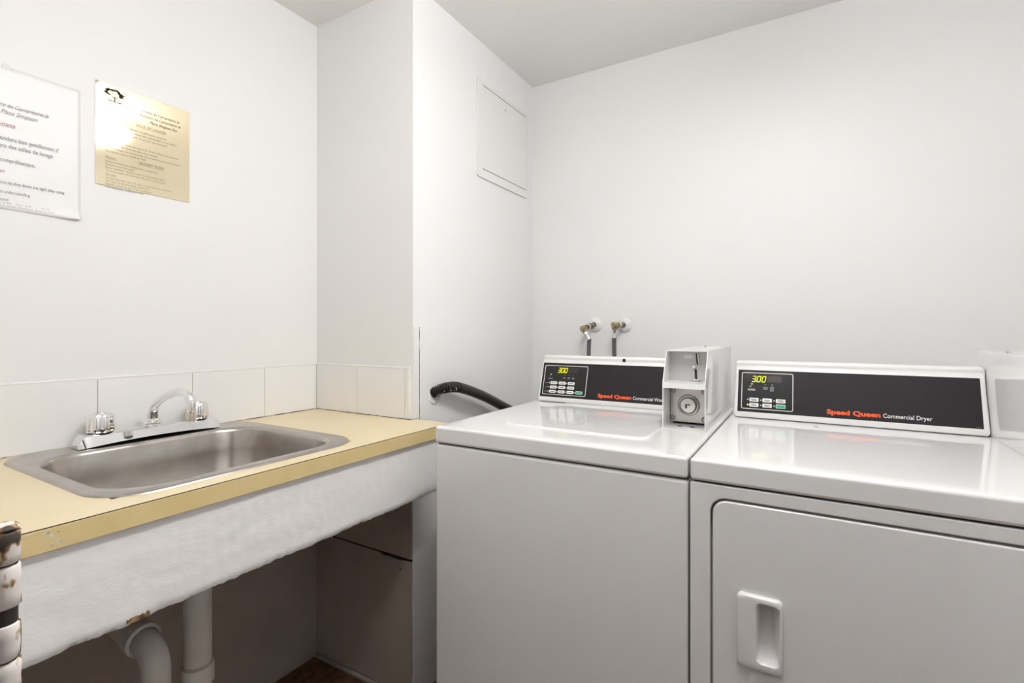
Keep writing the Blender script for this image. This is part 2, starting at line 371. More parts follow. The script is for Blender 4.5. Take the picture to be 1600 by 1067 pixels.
obj('drain_strainer', lathe((dx, dy, ZCT-.168), (0,0,1), [(0,.0), (.012,.002), (.014,0), (.03,-.004), (.038,.0015), (.047,.003), (.048,.0)], 28), 'chrome_worn', sink, True)

# ------------------------------------------------------------------ faucet
fz = ZCT + .0046; fy = .672; fx = -1.537
fa = thing('sink_faucet', 'chrome two-handle faucet with a curved swivel spout behind the sink', 'faucet', (fx, fy, fz))
# body: a bar with sloped ends and an arched lower front
bm = bmesh.new(); secs = []
y0, y1 = .503, .842; n = 26
for i in range(n+1):
    t = i/n; y = y0 + (y1-y0)*t
    e = min(t, 1-t); ez = min(1, e/.045); top = .012 + .020*math.sin(ez*math.pi/2)**.7
    hw = .026 - .006*(1-ez)
    arch = .008*max(0, math.sin(math.pi*t))**.8 if 0 < t < 1 else 0
    arch = min(arch, top*.5)
    yy = y
    secs.append([bm.verts.new((fx+dx_, yy, fz+dz_)) for dx_, dz_ in ((hw+.004, arch), (hw-.001, top-.004), (hw-.006, top), (-hw+.006, top), (-hw+.001, top-.004), (-hw-.002, 0), (hw*.4, 0.0), (hw*.75, arch*.6))])
join_rings(bm, secs); bm.faces.new(secs[0]); bm.faces.new(secs[-1])
obj('faucet_body', bm, 'chrome', fa, True, 28)
for y in (fy-.1155, fy+.1155):
    obj('handle_skirt', lathe((fx, y, fz+.030), (0,0,1), [(.026,-.002), (.026,.0015), (.018,.003), (.018,.005)], 24), 'black', fa, True)
    hd = obj('faucet_handle', lathe((fx, y, fz+.0335), (0,0,1), [(.0265,0), (.0285,.004), (.0285,.012), (.0270,.030), (.0248,.0410), (.0215,.0455), (.015,.0470), (0,.0470)], 56, 8, .06), 'chrome', fa, True, 40)
    obj('handle_cap', lathe((fx, y, fz+.0803), (0,0,1), [(.0125,0), (.012,.0012), (0,.0016)], 20), 'chrome_worn', hd, True)
obj('spout_collar', lathe((fx, fy, fz+.029), (0,0,1), [(.020,0), (.0205,.003), (.0185,.006), (.0215,.008), (.0215,.0105), (.0175,.013), (.0185,.016), (.016,.020), (.0125,.022)], 28), 'chrome', fa, True)
sp = spline([(fx+a_, fy, fz+b_) for a_, b_ in ((0, 0.045), (0.004, 0.0638), (0.011, 0.0798), (0.034, 0.097), (0.076, 0.1151), (0.1238, 0.1275), (0.1574, 0.13), (0.183, 0.1245), (0.1955, 0.11), (0.1978, 0.0905), (0.1965, 0.076))], 80)
obj('spout', tube(sp, lambda t: .0108 + .0022*math.exp(-((t-.0)/.15)**2), 20), 'chrome', fa, True)
obj('aerator', lathe((fx+.1965, fy, fz+.082), (-0.05,0,-1), [(0,0), (.0105,0), (.0120,.001), (.0120,.020), (.0105,.022), (.0085,.022), (0,.019)], 24), 'chrome_worn', fa, True)

# ------------------------------------------------------------------ drain pipes under the sink
dp = thing('drain_pipe', 'white painted drain trap with elbow and pipe under the sink', 'pipe', (-1.228, .632, 0))
ax, ay, bx_, by_ = -1.235, .634, -1.235, .546
obj('tail_pipe', tube([(dx+.02, dy-.015, .748), (ax-.004, ay+.002, .70), (ax, ay, .43)], .0295, 24), 'pvc', dp, True)
obj('coupling', lathe((ax, ay, .395), (0,0,1), [(.029,0), (.0345,.001), (.0345,.036), (.033,.040), (.0305,.041)], 28), 'pvc', dp, True)
obj('sealant_ring', lathe((ax, ay, .435), (0,0,1), [(.0315,0), (.0315,.004), (.0297,.008)], 28), 'cement', dp, True)
ubend = [(ax, ay, .43)] + [(ax, (ay+by_)/2 + (ay-by_)/2*math.cos(t), .34 - .044*math.sin(t)) for t in [math.pi*i/14 for i in range(15)]] + [(bx_, by_, .40)]
obj('trap_bend', tube(ubend, .0285, 24), 'pvc', dp, True)
elb = [(bx_, by_, .36), (bx_, by_, .455)] + [(bx_-.05+.05*math.cos(t), by_, .47+.05*math.sin(t)) for t in [math.pi/2*i/10 for i in range(11)]] + [(bx_-.075, by_, .523)]
obj('elbow', tube(elb, .0285, 24), 'pvc', dp, True)
obj('elbow_hub', lathe((bx_-.052, by_, .5215), (-1,0,.05), [(.0295,-.002), (.0345,0), (.036,.002), (.036,.028), (.034,.030), (.0285,.030)], 28), 'pvc', dp, True)
obj('trap_arm', tube([(bx_-.06, by_, .522), (XA+.003, by_, .545)], .0325, 24), 'pvc', dp, True)
obj('coupling', lathe((bx_, by_, .385), (0,0,1), [(.0285,0), (.033,.001), (.033,.034), (.0315,.036), (.0285,.036)], 28), 'pvc', dp, True)
obj('floor_pipe', tube([(ax-.12, by_-.06, .0), (ax-.12, by_-.06, .05)], .03, 16), 'pvc', dp, True)

# ------------------------------------------------------------------ notices on the left wall
pp = thing('paper_notice', 'white printed paper notice taped to the wall with a curling lower corner', 'notice', (XA, .426, 1.50))
bm = bmesh.new(); nu, nv = 30, 34; g = []
for j in range(nv+1):
    row = []
    for i in range(nu+1):
        y = .318 + .216*i/nu; z = 1.499 + .331*j/nv
        c = max(0, (y-.46)/.074); dn = max(0, 1-(z-1.499)/.022)
        lift = .0003 + .010*c*c*dn*dn + .0035*max(0, (y-.40)/.134)*dn**2
        row.append(bm.verts.new((XA+lift, y, z + .0025*c*c*dn)))
    g.append(row)
join_rings(bm, g, False)
o = obj('sheet', bm, 'paper', pp, True)
md = o.modifiers.new('thickness', 'SOLIDIFY'); md.thickness = .0002; md.offset = 1
def atext(body, y, z, h, m, w=None, align='LEFT', nm='printed_line', par=pp, d=.0014, **k):
    return text(par, nm, body, plA, y, z, m, w=w, h=h, align=align, d=d, **k)
atext('ndicat des Copropriétaires de', .4725, 1.7365, .0095, 'ink', .095, 'RIGHT', shear=.45)
atext('Place Simpson', .4520, 1.7200, .0105, 'ink', .064, 'RIGHT', shear=.45)
def uline(y0, y1, z, m, par=pp, d=.0014, t=.0007):
    obj('underline', plate(plA, [(y0, z), (y1, z), (y1, z+t), (y0, z+t)], d-.0001, d), m, par)
atext('Note importante', .4125, 1.6925, .0085, 'ink_red', .064, 'RIGHT'); uline(.349, .4125, 1.6905, 'ink_red')
atext('demandons bien gentillement d’', .4915, 1.6590, .0105, 'ink', .119, 'RIGHT')
atext('lumière des salles de lavage', .4800, 1.6420, .0105, 'ink', .113, 'RIGHT')
atext('compréhension.', .4480, 1.6090, .0105, 'ink', .061, 'RIGHT')
atext('Attention', .3945, 1.5840, .0085, 'ink_red', .030, 'RIGHT')
atext('you to shut down the light after using', .5020, 1.5585, .0078, 'ink', .115, 'RIGHT')
atext('and understanding', .4380, 1.5370, .0078, 'ink_light', .058, 'RIGHT')
atext('Simpson', .4010, 1.5195, .0070, 'ink_light', .022, 'RIGHT')
atext('· · 0180   Fax. 514 · · · 0170', .4730, 1.5125, .0040, 'ink_light', .092, 'RIGHT', spacing=1.5)
atext('administration, Montreal, Quebec, H3H 1R1', .4955, 1.5065, .0040, 'ink_light', .122, 'RIGHT', spacing=1.5)
obj('tape', plate(plA, rrect(.392, .404, 1.822, 1.836, .001, 1), .0010, .0013), 'tape', pp)

pq = thing('brass_notice_plaque', 'shiny gold metal plaque engraved with laundry room rules', 'plaque', (XA, .679, 1.602))
obj('plate', plate(plA, rrect(.5645, .794, 1.6025, 1.8725, .0008, 1), .0008, .0024, .0003), 'brass_plate', pq)
D2 = .0026
def q(body, y, z, h, w=None, align='LEFT', m='ink_gold', nm='engraved_line', **k): return atext(body, y, z, h, m, w, align, nm, pq, D2, **k)
q('Syndicat des Copropriétaires de', .7660, 1.8275, .0075, .095, 'RIGHT', 'ink_gold_dark', shear=.45, bold=.008)
q("l'Association des Copropriétaires de", .7690, 1.8145, .0075, .108, 'RIGHT', 'ink_gold_dark', shear=.45, bold=.008)
q('Place Simpson Enr.', .7610, 1.8005, .0085, .072, 'RIGHT', 'ink_gold_dark', shear=.45, bold=.008)
q('SALLE DE LAVAGE', .7300, 1.7840, .0070, .075, 'RIGHT')
uline(.655, .730, 1.7820, 'ink_gold', pq, D2, .0005)
for i, (s, y1, w) in enumerate((('Laisser les laveuses et sécheuses propres', .7300, .128), ('Jeter les résidus dans les poubelles à cet effet', .7580, .168), ('Éteindre et fermer la porte en sortant', .7330, .140))):
    q(s, y1, 1.7675-.0095*i, .0050, w, 'RIGHT')
q('IL EST INTERDIT :', .5865, 1.7300, .0060, .056); uline(.5865, .6425, 1.7282, 'ink_gold', pq, D2, .0005)
for i, (s, w) in enumerate((('Laisser les personnes de moins de 16 ans utiliser les machines', .176), ('De mettre de teinture dans les laveuses', .122), ('Fumer, manger ou consommer de la nourriture et des boissons', .180), ('De sécher entre 23:00 et 7:00', .092))):
    q(s, .5865, 1.7205-.0092*i, .0050, w)
q('LAUNDRY ROOM', .6625, 1.6805, .0075, .062); uline(.6625, .7245, 1.6782, 'ink_gold', pq, D2, .0006)
q('Please :', .5865, 1.6760, .0058, .026); uline(.5865, .612, 1.6742, 'ink_gold', pq, D2, .0005)
for i, (s, w) in enumerate((('Remove laundry promptly upon completion.', .124), ('Remove any lint dust.', .066), ('Keep washers, dryers and surroundings clean.', .142), ('Turn the lights off and close the door as you leave.', .145))):
    q(s, .5865, 1.6655-.0082*i, .0048, w)
q('Do not :', .5865, 1.6310, .0058, .026); uline(.5865, .612, 1.6292, 'ink_gold', pq, D2, .0005)
for i, (s, w) in enumerate((('Let persons less than 16 years of age use the machines,', .158), ('Use dye in the washing machines,', .100), ('Smoke, drink or eat in the premises,', .107), ('Use between 23:00 and 7:00.', .088))):
    q(s, .5865, 1.6215-.0080*i, .0048, w)
# the engraved tree
bm = bmesh.new(); tc = (.6065, 1.843)
def blob(y, z, w, h, k):
    add_plate(bm, plA, [(y + w*math.cos(t)*(1+.55*noise.noise(Vector((k*3.1+2*math.cos(t), 2*math.sin(t), k))))*.62, z + h*math.sin(t)*(1+.55*noise.noise(Vector((k*2.3+2*math.cos(t), 2*math.sin(t)+5, k))))*.62) for t in [2*math.pi*i/11 for i in range(11)]], D2-.0001, D2)
def stroke(a, b, w):
    a, b = Vector(a), Vector(b); n_ = Vector((-(b-a).y, (b-a).x)).normalized()*w/2
    add_plate(bm, plA, [tuple(a+n_), tuple(a-n_), tuple(b-n_*.6), tuple(b+n_*.6)], D2-.0001, D2)
rt = random.Random(3)
for i in range(26):
    t = math.pi*(-.12 + 1.24*i/25); rr = rt.uniform(.60, 1.0)
    blob(tc[0] + .0215*rr*math.cos(t), tc[1] + .006 + .0135*rr*math.sin(t), rt.uniform(.0045,.0075), rt.uniform(.0024,.0044), i)
for e_ in ((-.015,.010), (-.008,.015), (.002,.012), (.010,.014), (.016,.008), (-.012,.003), (.013,.003)): stroke((tc[0], tc[1]-.004), (tc[0]+e_[0], tc[1]+e_[1]), .0010)
stroke((tc[0], tc[1]-.013), (tc[0], tc[1]-.002), .0030); stroke((tc[0]-.004, tc[1]-.0135), (tc[0]+.005, tc[1]-.0135), .0018)
for a_, b_ in ((-.014,-.006), (.007,.015)): blob(tc[0]+(a_+b_)/2, tc[1]-.0125, .009, .0022, 40+a_*100)
obj('tree_emblem', bm, 'ink_gold_dark', pq)['label'] = 'dark engraved tree emblem'
obj('worn_corner', plate(plA, [(.5650,1.8720), (.5650,1.8625), (.5680,1.8640), (.5730,1.8700), (.5745,1.8720)], D2-.0001, D2), 'grout', pq)

# ------------------------------------------------------------------ access panel and boards on the chase wall
ap = thing('access_panel', 'white metal access panel high on the wall near the ceiling corner', 'access panel', (XC, 1.814, 1.83))
o_ = rrect(1.6099, 2.0181, 1.8265, 2.2145, .014, 5); i_ = rrect(1.6445, 1.9995, 1.8605, 2.1965, .003, 5)
obj('frame', ring(plC, o_, i_, .0005, .007), 'panel_steel', ap)
obj('door', plate(plC, rrect(1.6450, 1.9990, 1.8640, 2.1935, .003, 5), .0005, .0066, .0006), 'panel_steel', ap)
obj('keyhole', plate(plC, rrect(1.8190, 1.8222, 2.1530, 2.1655, .001, 2), .006, .0069), 'keyhole', ap)
obj('hinge_strip', plate(plC, rrect(1.6470, 1.9970, 1.8610, 1.8628, .0005, 1), .0005, .0060), 'keyhole', ap)
bd = obj('wall_patch_board', plate(plC, rrect(1.2745, 1.4700, .885, 1.2335, .002, 2), .0003, .0045, .001), 'wall')
obj('joint_line', bead((XC+.0042, 1.2735, .93), (XC+.0042, 1.2735, 1.233), .0011, 50), 'grime', bd, True)
tag(bd, 'painted-over patch board on the wall around the black hose', 'board')

# ------------------------------------------------------------------ black drain hose
dh = thing('drain_hose', 'black corrugated drain hose sloping from the wall down behind the washer', 'hose', (XC, 1.355, 1.01))
hp = spline([(XC+.003, 1.340, 1.004), (XC+.020, 1.348, 1.014), (XC+.036, 1.372, 1.0215), (XC+.046, 1.410, 1.0215), (XC+.050, 1.450, 1.0130), (XC+.050, 1.5255, .9905), (XC+.050, 1.6115, .9600), (XC+.055, 1.7045, .920), (XC+.07, 1.8056, .872), (XC+.11, 1.90, .80), (XC+.20, 1.96, .70)], 460)
nc = 165
obj('corrugated_end', tube(hp[:nc], lambda t: .0160 + .0032*math.sin(t*2*math.pi*15), 20), 'hose', dh, True, 80)
obj('smooth_tube', tube(hp[nc-2:], .0185, 20), 'hose', dh, True)
bm = bmesh.new()
rd = random.Random(11)
for k in range(22):
    idx = int(6 + 125*rd.random()**1.1); p = hp[idx]; 
    a = Vector((.0182*math.cos(rd.uniform(-.5,.35)), 0, -.0182*math.sin(rd.uniform(.1,.75))))
    c = p + a.normalized()*.0186
    add_lathe(bm, c, a, [(0,.0006), (rd.uniform(.0012,.0024),.0003), (.0008,-.002)], 7)
obj('paint_drips', bm, 'paint_drip', dh, True)
bm = bmesh.new(); add_lathe(bm, (XC, 1.352, .995), (1,0,0), [(.034,.0022), (.032,.006), (.026,.009), (.018,.010)], 22)
for v in bm.verts: v.co += Vector((0, noise.noise(v.co*80)*.006, noise.noise(v.co*80+Vector((5,5,5)))*.006))
obj('plaster_lip', bm, 'wall', dh, True)

# ------------------------------------------------------------------ water valves on the back wall
def valve(x, z, ex, ez, hx, hz, label):
    t = thing('water_supply_valve', label, 'valve', (x, YD, z), 'hose valves on the back wall')
    obj('wall_flange', lathe((x, YD, z), (0,-1,0), [(.0325,0), (.0325,.003), (.030,.006), (.020,.010), (.012,.012), (.011,.012)], 32), 'plastic', t, True)
    e = Vector((ex, YD-.078, ez)); s = Vector((x, YD-.008, z)); dr = (e-s).normalized()
    obj('pipe_stub', tube([s, e], .0085, 16), 'brass', t, True)
    obj('union_nut', lathe(s+dr*.022, dr, [(.009,0), (.0135,.001), (.0135,.012), (.009,.013)], 6), 'brass', t)
    obj('washer_ring', lathe(s+dr*.038, dr, [(.009,0), (.0128,.001), (.0128,.004), (.009,.005)], 20), 'plastic', t, True)
    bm = bmesh.new(); dn = Vector((hx-ex, 0, -.04)).normalized()
    add_lathe(bm, e-dr*.024, dr, [(.009,0), (.0125,.001), (.0125,.022), (.0135,.024), (.0135,.034), (.010,.0375), (0,.038)], 20)
    add_lathe(bm, e+dr*.002, dn, [(.0115,0), (.0115,.020), (.0105,.022)], 20)
    obj('elbow', bm, 'brass', t, True)
    f = e + dr*.002 + dn*.020
    obj('coupling_nut', lathe(f, dn, [(.0095,-.001), (.0130,.0), (.0130,.010), (.0100,.0115)], 8), 'chrome_worn', t)
    f2 = f + dn*.010
    obj('ferrule', lathe(f2, dn, [(.0088,0), (.0088,.006), (.0080,.007), (.0088,.020), (.0092,.021), (.0092,.024), (.0085,.025)], 16), 'chrome_worn', t, True)
    f3 = f2 + dn*.022
    obj('supply_hose', tube(spline([f3, Vector((hx, f3.y, hz)), Vector((hx+.005, f3.y-.005, hz-.09)), Vector((hx+.02, 1.93, .86)), Vector((hx+.03, 1.84, .80))], 30), .0088, 14), 'supply', t, True)
    return t
valve(-.8057, 1.2454, -.827, 1.229, -.803, 1.118, 'tarnished brass valve nearer the corner, hose drooping from its angled elbow')
valve(-.6749, 1.2430, -.688, 1.243, -.690, 1.118, 'tarnished brass valve with level elbow above the dark console')

# ------------------------------------------------------------------ machines
FY0, FZ0 = 1.604, .968
plK = Plane((0, FY0, FZ0), (1, 0, 0), (0, .04, .137))    # sloping face of the consoles
btn_cache = {}
def seven_segment(pl, u, v, w, h, d, chars, m, parent, nm, slant=.18):
    segs = {'a': ((0,1),(1,1)), 'b': ((1,1),(1,.5)), 'c': ((1,.5),(1,0)), 'd': ((0,0),(1,0)), 'e': ((0,0),(0,.5)), 'f': ((0,.5),(0,1)), 'g': ((0,.5),(1,.5))}
    which = {'3': 'abcdg', '0': 'abcdef', '8': 'abcdefg'}
    t = w*.115
    x = u
    bm = bmesh.new()
    for ch in chars:
        if ch == '.':
            add_plate(bm, pl, [(x-w*.22+t*a, v+t*b) for a, b in ((-.5,-.4),(.8,-.4),(.9,.8),(-.4,.8))], d-.0003, d); continue
        for s in which[ch]:
            (a0, b0), (a1, b1) = segs[s]
            p = Vector((a0*w, b0*h)); q_ = Vector((a1*w, b1*h)); dr = (q_-p).normalized(); nn = Vector((-dr.y, dr.x))*t; k = dr*t*.7
            pts = [p+k*.2, p+k+nn, q_-k+nn, q_-k*.2, q_-k-nn, p+k-nn]
            add_plate(bm, pl, [(x + c.x + slant*c.y, v + c.y) for c in pts], d-.0003, d)
        x += w*1.55
    return obj(nm, bm, m, parent)
def dot(pl, u, v, r_, d, m, parent, nm='indicator_light'):
    return obj(nm, plate(pl, [(u + r_*math.cos(2*math.pi*i/10), v + r_*math.sin(2*math.pi*i/10)) for i in range(10)], d-.0004, d), m, parent)
def dashes(pl, u, v, w, h, d, m, parent, k, rows=1, nm='printed_marks'):
    """tiny illegible print: rows of small broken bars"""
    rg = random.Random(k); bm = bmesh.new()
    for r_ in range(rows):
        x = u; hh = h/(rows*1.5)
        vv = v + h - (r_+1)*h/rows
        while x < u+w-.0003:
            l_ = min(rg.uniform(.0008, .0022), u+w-x)
            add_plate(bm, pl, [(x, vv), (x+l_, vv), (x+l_, vv+hh*rg.uniform(.7,1)), (x, vv+hh)], d-.0002, d); x += l_ + .0004
    return obj(nm, bm, m, parent)
def button(parent, u, v, w, h, m, d, k):
    o = obj('button', plate(plK, rrect(u, u+w, v, v+h, .0018, 3), d, d+.0012, .0004), m, parent)
    return o
def profile_x(bm, x0, x1, prof, bevel):
    """prism along X with softened ends; prof = (y, z) outline"""
    cy = sum(p[0] for p in prof)/len(prof); cz = sum(p[1] for p in prof)/len(prof)
    L = []
    for x, k in ((x0, bevel), (x0+bevel*.3, bevel*.35), (x0+bevel, 0), (x1-bevel, 0), (x1-bevel*.3, bevel*.35), (x1, bevel)):
        ring_ = []
        for y, z in prof:
            v = Vector((y-cy, z-cz)); l_ = v.length; v = v*(max(0, l_-k*1.3)/l_)
            ring_.append(bm.verts.new((x, cy+v.x, cz+v.y)))
        L.append(ring_)
    join_rings(bm, L); bm.faces.new(L[0]); bm.faces.new(L[-1])
CONS = [(1.6085,.9665), (1.604,.968), (1.6035,.971)] + [(FY0 + .04*s/.14272, FZ0 + .137*s/.14272) for s in (.02, .06, .10, .1425)] + \
       [(1.6475,1.1085), (1.6500,1.1130), (1.6502,1.1175), (1.6490,1.1205), (1.6495,1.1245), (1.6530,1.1280), (1.6590,1.1295), (1.70,1.1285), (1.735,1.1265), (1.745,1.12), (1.745,.9665)]
def console(parent, x0, x1, px0, px1, fr, kind):
    bm = bmesh.new(); profile_x(bm, x0, x1, CONS, .006)
    c = obj('console', bm, 'plastic', parent, True, 40)
    obj('control_panel', plate(plK, rrect(px0, px1, .0155, .1400, .0015, 2), -.0005, .0008, .0002), 'panel', c)
    obj('keypad_overlay', plate(plK, rrect(fr[0]-.004, fr[1]+.003, .0185, .1372, .002, 3), .0006, .00095), 'panel_dark', c)
    obj('keypad_outline', ring(plK, rrect(fr[0], fr[1], fr[2], fr[3], .0055, 5), rrect(fr[0]+.0017, fr[1]-.0017, fr[2]+.0017, fr[3]-.0017, .004, 5), .0009, .00135), 'print_white', c)
    return c
def wordmark(c, u, w1, u2, body, w2, v=.0262):
    text(c, 'brand_lettering', 'Speed Queen', plK, u, v, 'print_orange', w=w1, h=.0125, bold=.040, d=.0011, res=4)
    text(c, 'model_lettering', body, plK, u2, v, 'print_white', w=w2, h=.0112, bold=.006, d=.0011, res=4)

def coin_box(parent, x0, x1, yb, coin_label):
    yf, zm, zt, zb, t = 1.322, 1.085, 1.167, .9655, .0022
    bm = bmesh.new()
    side = [(yf, zb), (yf, zm), (1.363, zt), (yb, zt+.001), (yb, zb)]
    for xa, xb in ((x0, x0+t), (x1-t, x1)):
        L = [[bm.verts.new((x, y, z)) for y, z in side] for x in (xa, xb)]
        join_rings(bm, L); bm.faces.new(L[0]); bm.faces.new(L[1])
    add_box(bm, x0+t, x1-t, 1.363, yb, zt-t, zt+.0008)                     # top
    add_box(bm, x0+t, x1-t, yb-t, yb, zb, zt-t)                            # back
    add_box(bm, x0+t, x1-t, yf, 1.404, zb, zb+t)                           # bottom tray
    add_box(bm, x0+t, x1-t, yf, 1.400, zm-.009, zm)                        # middle shelf
    add_box(bm, x0+t, x1-t, yf, yf+t, zm-.014, zm-.009)
    add_box(bm, x0+t, x0+.010, 1.4025, 1.404, zb+t, zt-t); add_box(bm, x1-.010, x1-t, 1.4025, 1.404, zb+t, zt-t)
    cb = obj('coin_box', bm, 'enamel', parent); cb['label'] = coin_label
    P = Plane((x0, 1.400, 0), (1, 0, 0), (0, 0, 1)); w = x1-x0
    obj('slot_plate', plate(P, [(t, zm), (w-t, zm), (w-t, zt-t), (t, zt-t)], -.002, 0), 'coin_grey', cb)
    hx = .050
    obj('price_label', plate(P, [(hx-.014,1.1500), (hx-.010,1.1555), (hx+.010,1.1555), (hx+.014,1.1500), (hx+.010,1.1445), (hx-.010,1.1445)], 0, .0008), 'plastic', cb)
    obj('coin_slot', plate(P, [(.0685,1.1590), (.0720,1.1600), (.0765,1.1285), (.0735,1.1270), (.0705,1.1330)], 0, .0010), 'black', cb)
    obj('slot_guard', plate(P, [(.0725,1.1600), (.0750,1.1590), (.0790,1.1270), (.0765,1.1285)], 0, .004), 'chrome_worn', cb)
    obj('slot_bolt', lathe((x0+.0645, 1.400, 1.1235), (0,-1,0), [(.0058,0), (.0058,.002), (.0045,.0045), (.002,.006), (0,.006)], 18), 'chrome', cb, True)
    obj('coin_chute', plate(P, [(.0660,1.1165), (.0715,1.1165), (.0725,1.0895), (.0670,1.0895)], 0, .0015), 'black', cb)
    obj('return_cup', lathe((x0+.0700, 1.396, 1.0855), (0,0,1), [(.006,0), (.0095,.002), (.0105,.0045), (.009,.005), (.005,.003)], 20), 'chrome', cb, True)
    lp = obj('lock_plate', plate(P, rrect(.0035, w-.0035, .9735, 1.0680, .002, 2), 0, .0035, .0008), 'coin_metal', cb)
    ctr = (x0+.0510, 1.3965, 1.0195)
    obj('lock_ring', lathe(ctr, (0,-1,0), [(.0285,0), (.0285,.004), (.0265,.0075), (.0235,.0085), (.0205,.006), (.0195,.003)], 36), 'coin_metal', cb, True)
    obj('lock_core', lathe(ctr, (0,-1,0), [(.0200,.0), (.0200,.0075), (.0185,.0090), (0,.0095)], 32), 'chrome_worn', cb, True)
    P2 = Plane((ctr[0], 1.3965-.0090, ctr[2]), (1, 0, 0), (0, 0, 1))
    obj('keyway', plate(P2, [(-.007,.0035), (.006,.0035), (.006,.0005), (-.003,.0005), (-.003,-.0075), (-.007,-.0075)], 0, .0008), 'black', cb)
    for dx_, z in ((.0105,1.0575), (.0905,1.0575), (.0105,.9840), (.0905,.9840)):
        obj('screw', lathe((x0+dx_, 1.3965, z), (0,-1,0), [(.0074,0), (.0072,.002), (.0048,.0042), (0,.0048)], 16), 'screw_metal', cb, True)
    for dx_ in (.036, .067):
        obj('tray_hole', lathe((x0+dx_, 1.362, zb+t), (0,0,1), [(.0068,0), (.0068,.0006), (.005,.0003), (0,.0003)], 16), 'black', cb, True)
    obj('key_lock', lathe((x0+.037, yb-.07, zt+.001), (0,0,1), [(.007,0), (.007,.003), (.004,.0045), (0,.0045)], 16), 'chrome', cb, True)
    return cb

def machine_shell(t, x0, x1, yb, front=True):
    wn(obj('top_panel', B((x0, x1, YW-.001, yb, ZLB, ZT), bevel=.0075, seg=4), 'enamel', t, True, 80))
    obj('neck', B((x0+.006, x1-.006, YW+.010, yb-.01, ZLB-.006, ZLB+.006)), 'dark', t)
    for x in (x0+.05, x1-.05):
        for y in (YW+.07, yb-.07):
            obj('foot', lathe((x, y, 0), (0,0,1), [(0,0), (.022,0), (.022,.010), (.008,.014), (.008,.04)], 16), 'black', t)

# washer
WX0, WX1 = -.8588, -.2085
w = thing('washing_machine', 'white top-load coin washer beside the sink counter, square coin box on its right', 'washer', ((WX0+WX1)/2, 1.42, 0))
machine_shell(w, WX0, WX1, 1.80)
wn(obj('cabinet', B((WX0, WX1, YW+.002, 1.795, .03, ZLB-.0035), bevel=.008, seg=4), 'enamel', w, True, 80))
plT = Plane((0, 0, ZT), (1, 0, 0), (0, 1, 0))
obj('lid', plate(plT, rrect(-.727, -.3245, 1.160, 1.594, (.03,.03,.012,.012), 8), -.002, .0038, .0035), 'enamel', w)
c = console(w, -.8430, -.3330, -.8360, -.3400, (-.8275, -.6610, .0240, .1308), 'washer')
dk = .00135
seven_segment(plK, -.7755, .1052, .0084, .0165, dk, '3.00', 'led_on', c, 'display_digits')
seven_segment(plK, -.7345, .1060, .0085, .0155, dk-.0002, '888', 'led_off', c, 'unlit_digits')
dot(plK, -.8005, .0975, .0019, dk, 'led_dot', c); dot(plK, -.8045, .0920, .0017, dk, 'print_grey', c)
dashes(plK, -.8110, .0805, .018, .0045, dk, 'print_grey', c, 1, 2)
for u in (-.7480, -.7304, -.7132):
    dot(plK, u, .0972, .0011, dk, 'print_grey', c); dashes(plK, u-.0045, .0835, .009, .0065, dk, 'print_grey', c, u*1000, 2)
for r_, (v, us) in enumerate(((.0618, (-.7993,-.7653,-.7311)), (.0463, (-.7990,-.7655,-.7313)), (.0307, (-.8005,-.7657,-.7321)))):
    for k, u in enumerate(us):
        b = button(c, u, v, .0253, .0103, 'print_white', .0009, k)
        dashes(plK, u+.004, v+.0035, .017, .0042, .00225, 'print_dark', b, r_*10+k, 1)
        dot(plK, u-.0048, v+.005, .0017, dk, 'led_dot' if (r_, k) in ((1,0), (2,1), (0,1)) else 'print_white', c)
    dashes(plK, us[0]-.0195, v+.0035, .012, .0028, dk, 'print_grey', c, 50+r_, 1)
b = button(c, -.6982, .0309, .0246, .0102, 'print_white', .0009, 9)
obj('green_face', plate(plK, rrect(-.6968, -.6750, .0325, .0397, .001, 2), .0020, .0024), 'button_green', b)
dot(plK, -.7035, .0358, .0017, dk, 'print_white', c)
wordmark(c, -.6160, .1168, -.4945, 'Commercial Washer', .113)
obj('console_hole', lathe((-.536, 1.6488, 1.1190), (0,-1,.25), [(0,.0008), (.0058,.0008), (.0058,-.004)], 16), 'black', c)
coin_box(w, -.3272, -.2210, 1.80, 'white steel coin box with lock and coin slot')

# dryer
DX0, DX1 = -.2043, .4785
d = thing('clothes_dryer', 'white front-load coin dryer with recessed door handle, on the right', 'dryer', ((DX0+DX1)/2, 1.42, 0))
machine_shell(d, DX0, DX1, 1.79)
plW = Plane((0, YW+.002, 0), (1, 0, 0), (0, 0, 1))
obj('cabinet', B((DX0, DX1, YW+.026, 1.785, .03, ZLB-.0035), bevel=.006, seg=3), 'enamel', d, True, 50)
dr = (-.1615, .4360, .22, .8885)
fp = holed(plW, rrect(DX0, DX1, .03, ZLB-.0035, .003, 2), [rrect(dr[0]-.0045, dr[1]+.0045, dr[2]-.0045, dr[3]+.0045, .030, 8)], -.026, 0)
bmesh.ops.bevel(fp, geom=[e for e in fp.edges if len(e.link_faces) == 2 and e.calc_face_angle() > 1.0 and all(v.co.y < YW+.003 for v in e.verts)], offset=.0025, segments=3, affect='EDGES', profile=.5)
obj('front_panel', fp, 'enamel', d)
hnd = (-.1165, -.0405, .5835, .7225)
pk = (-.0845, -.0445, .5985, .7120)
dm = holed(plW, rrect(*dr, .026, 8), [rrect(pk[0]-.004, pk[1]+.001, pk[2]-.004, pk[3]+.004, .008, 6)], -.021, .0015)
bmesh.ops.bevel(dm, geom=[e for e in dm.edges if len(e.link_faces) == 2 and e.calc_face_angle() > 1.0 and all(v.co.y < YW+.003 for v in e.verts)], offset=.0028, segments=3, affect='EDGES', profile=.5)
door = obj('door', dm, 'enamel', d)
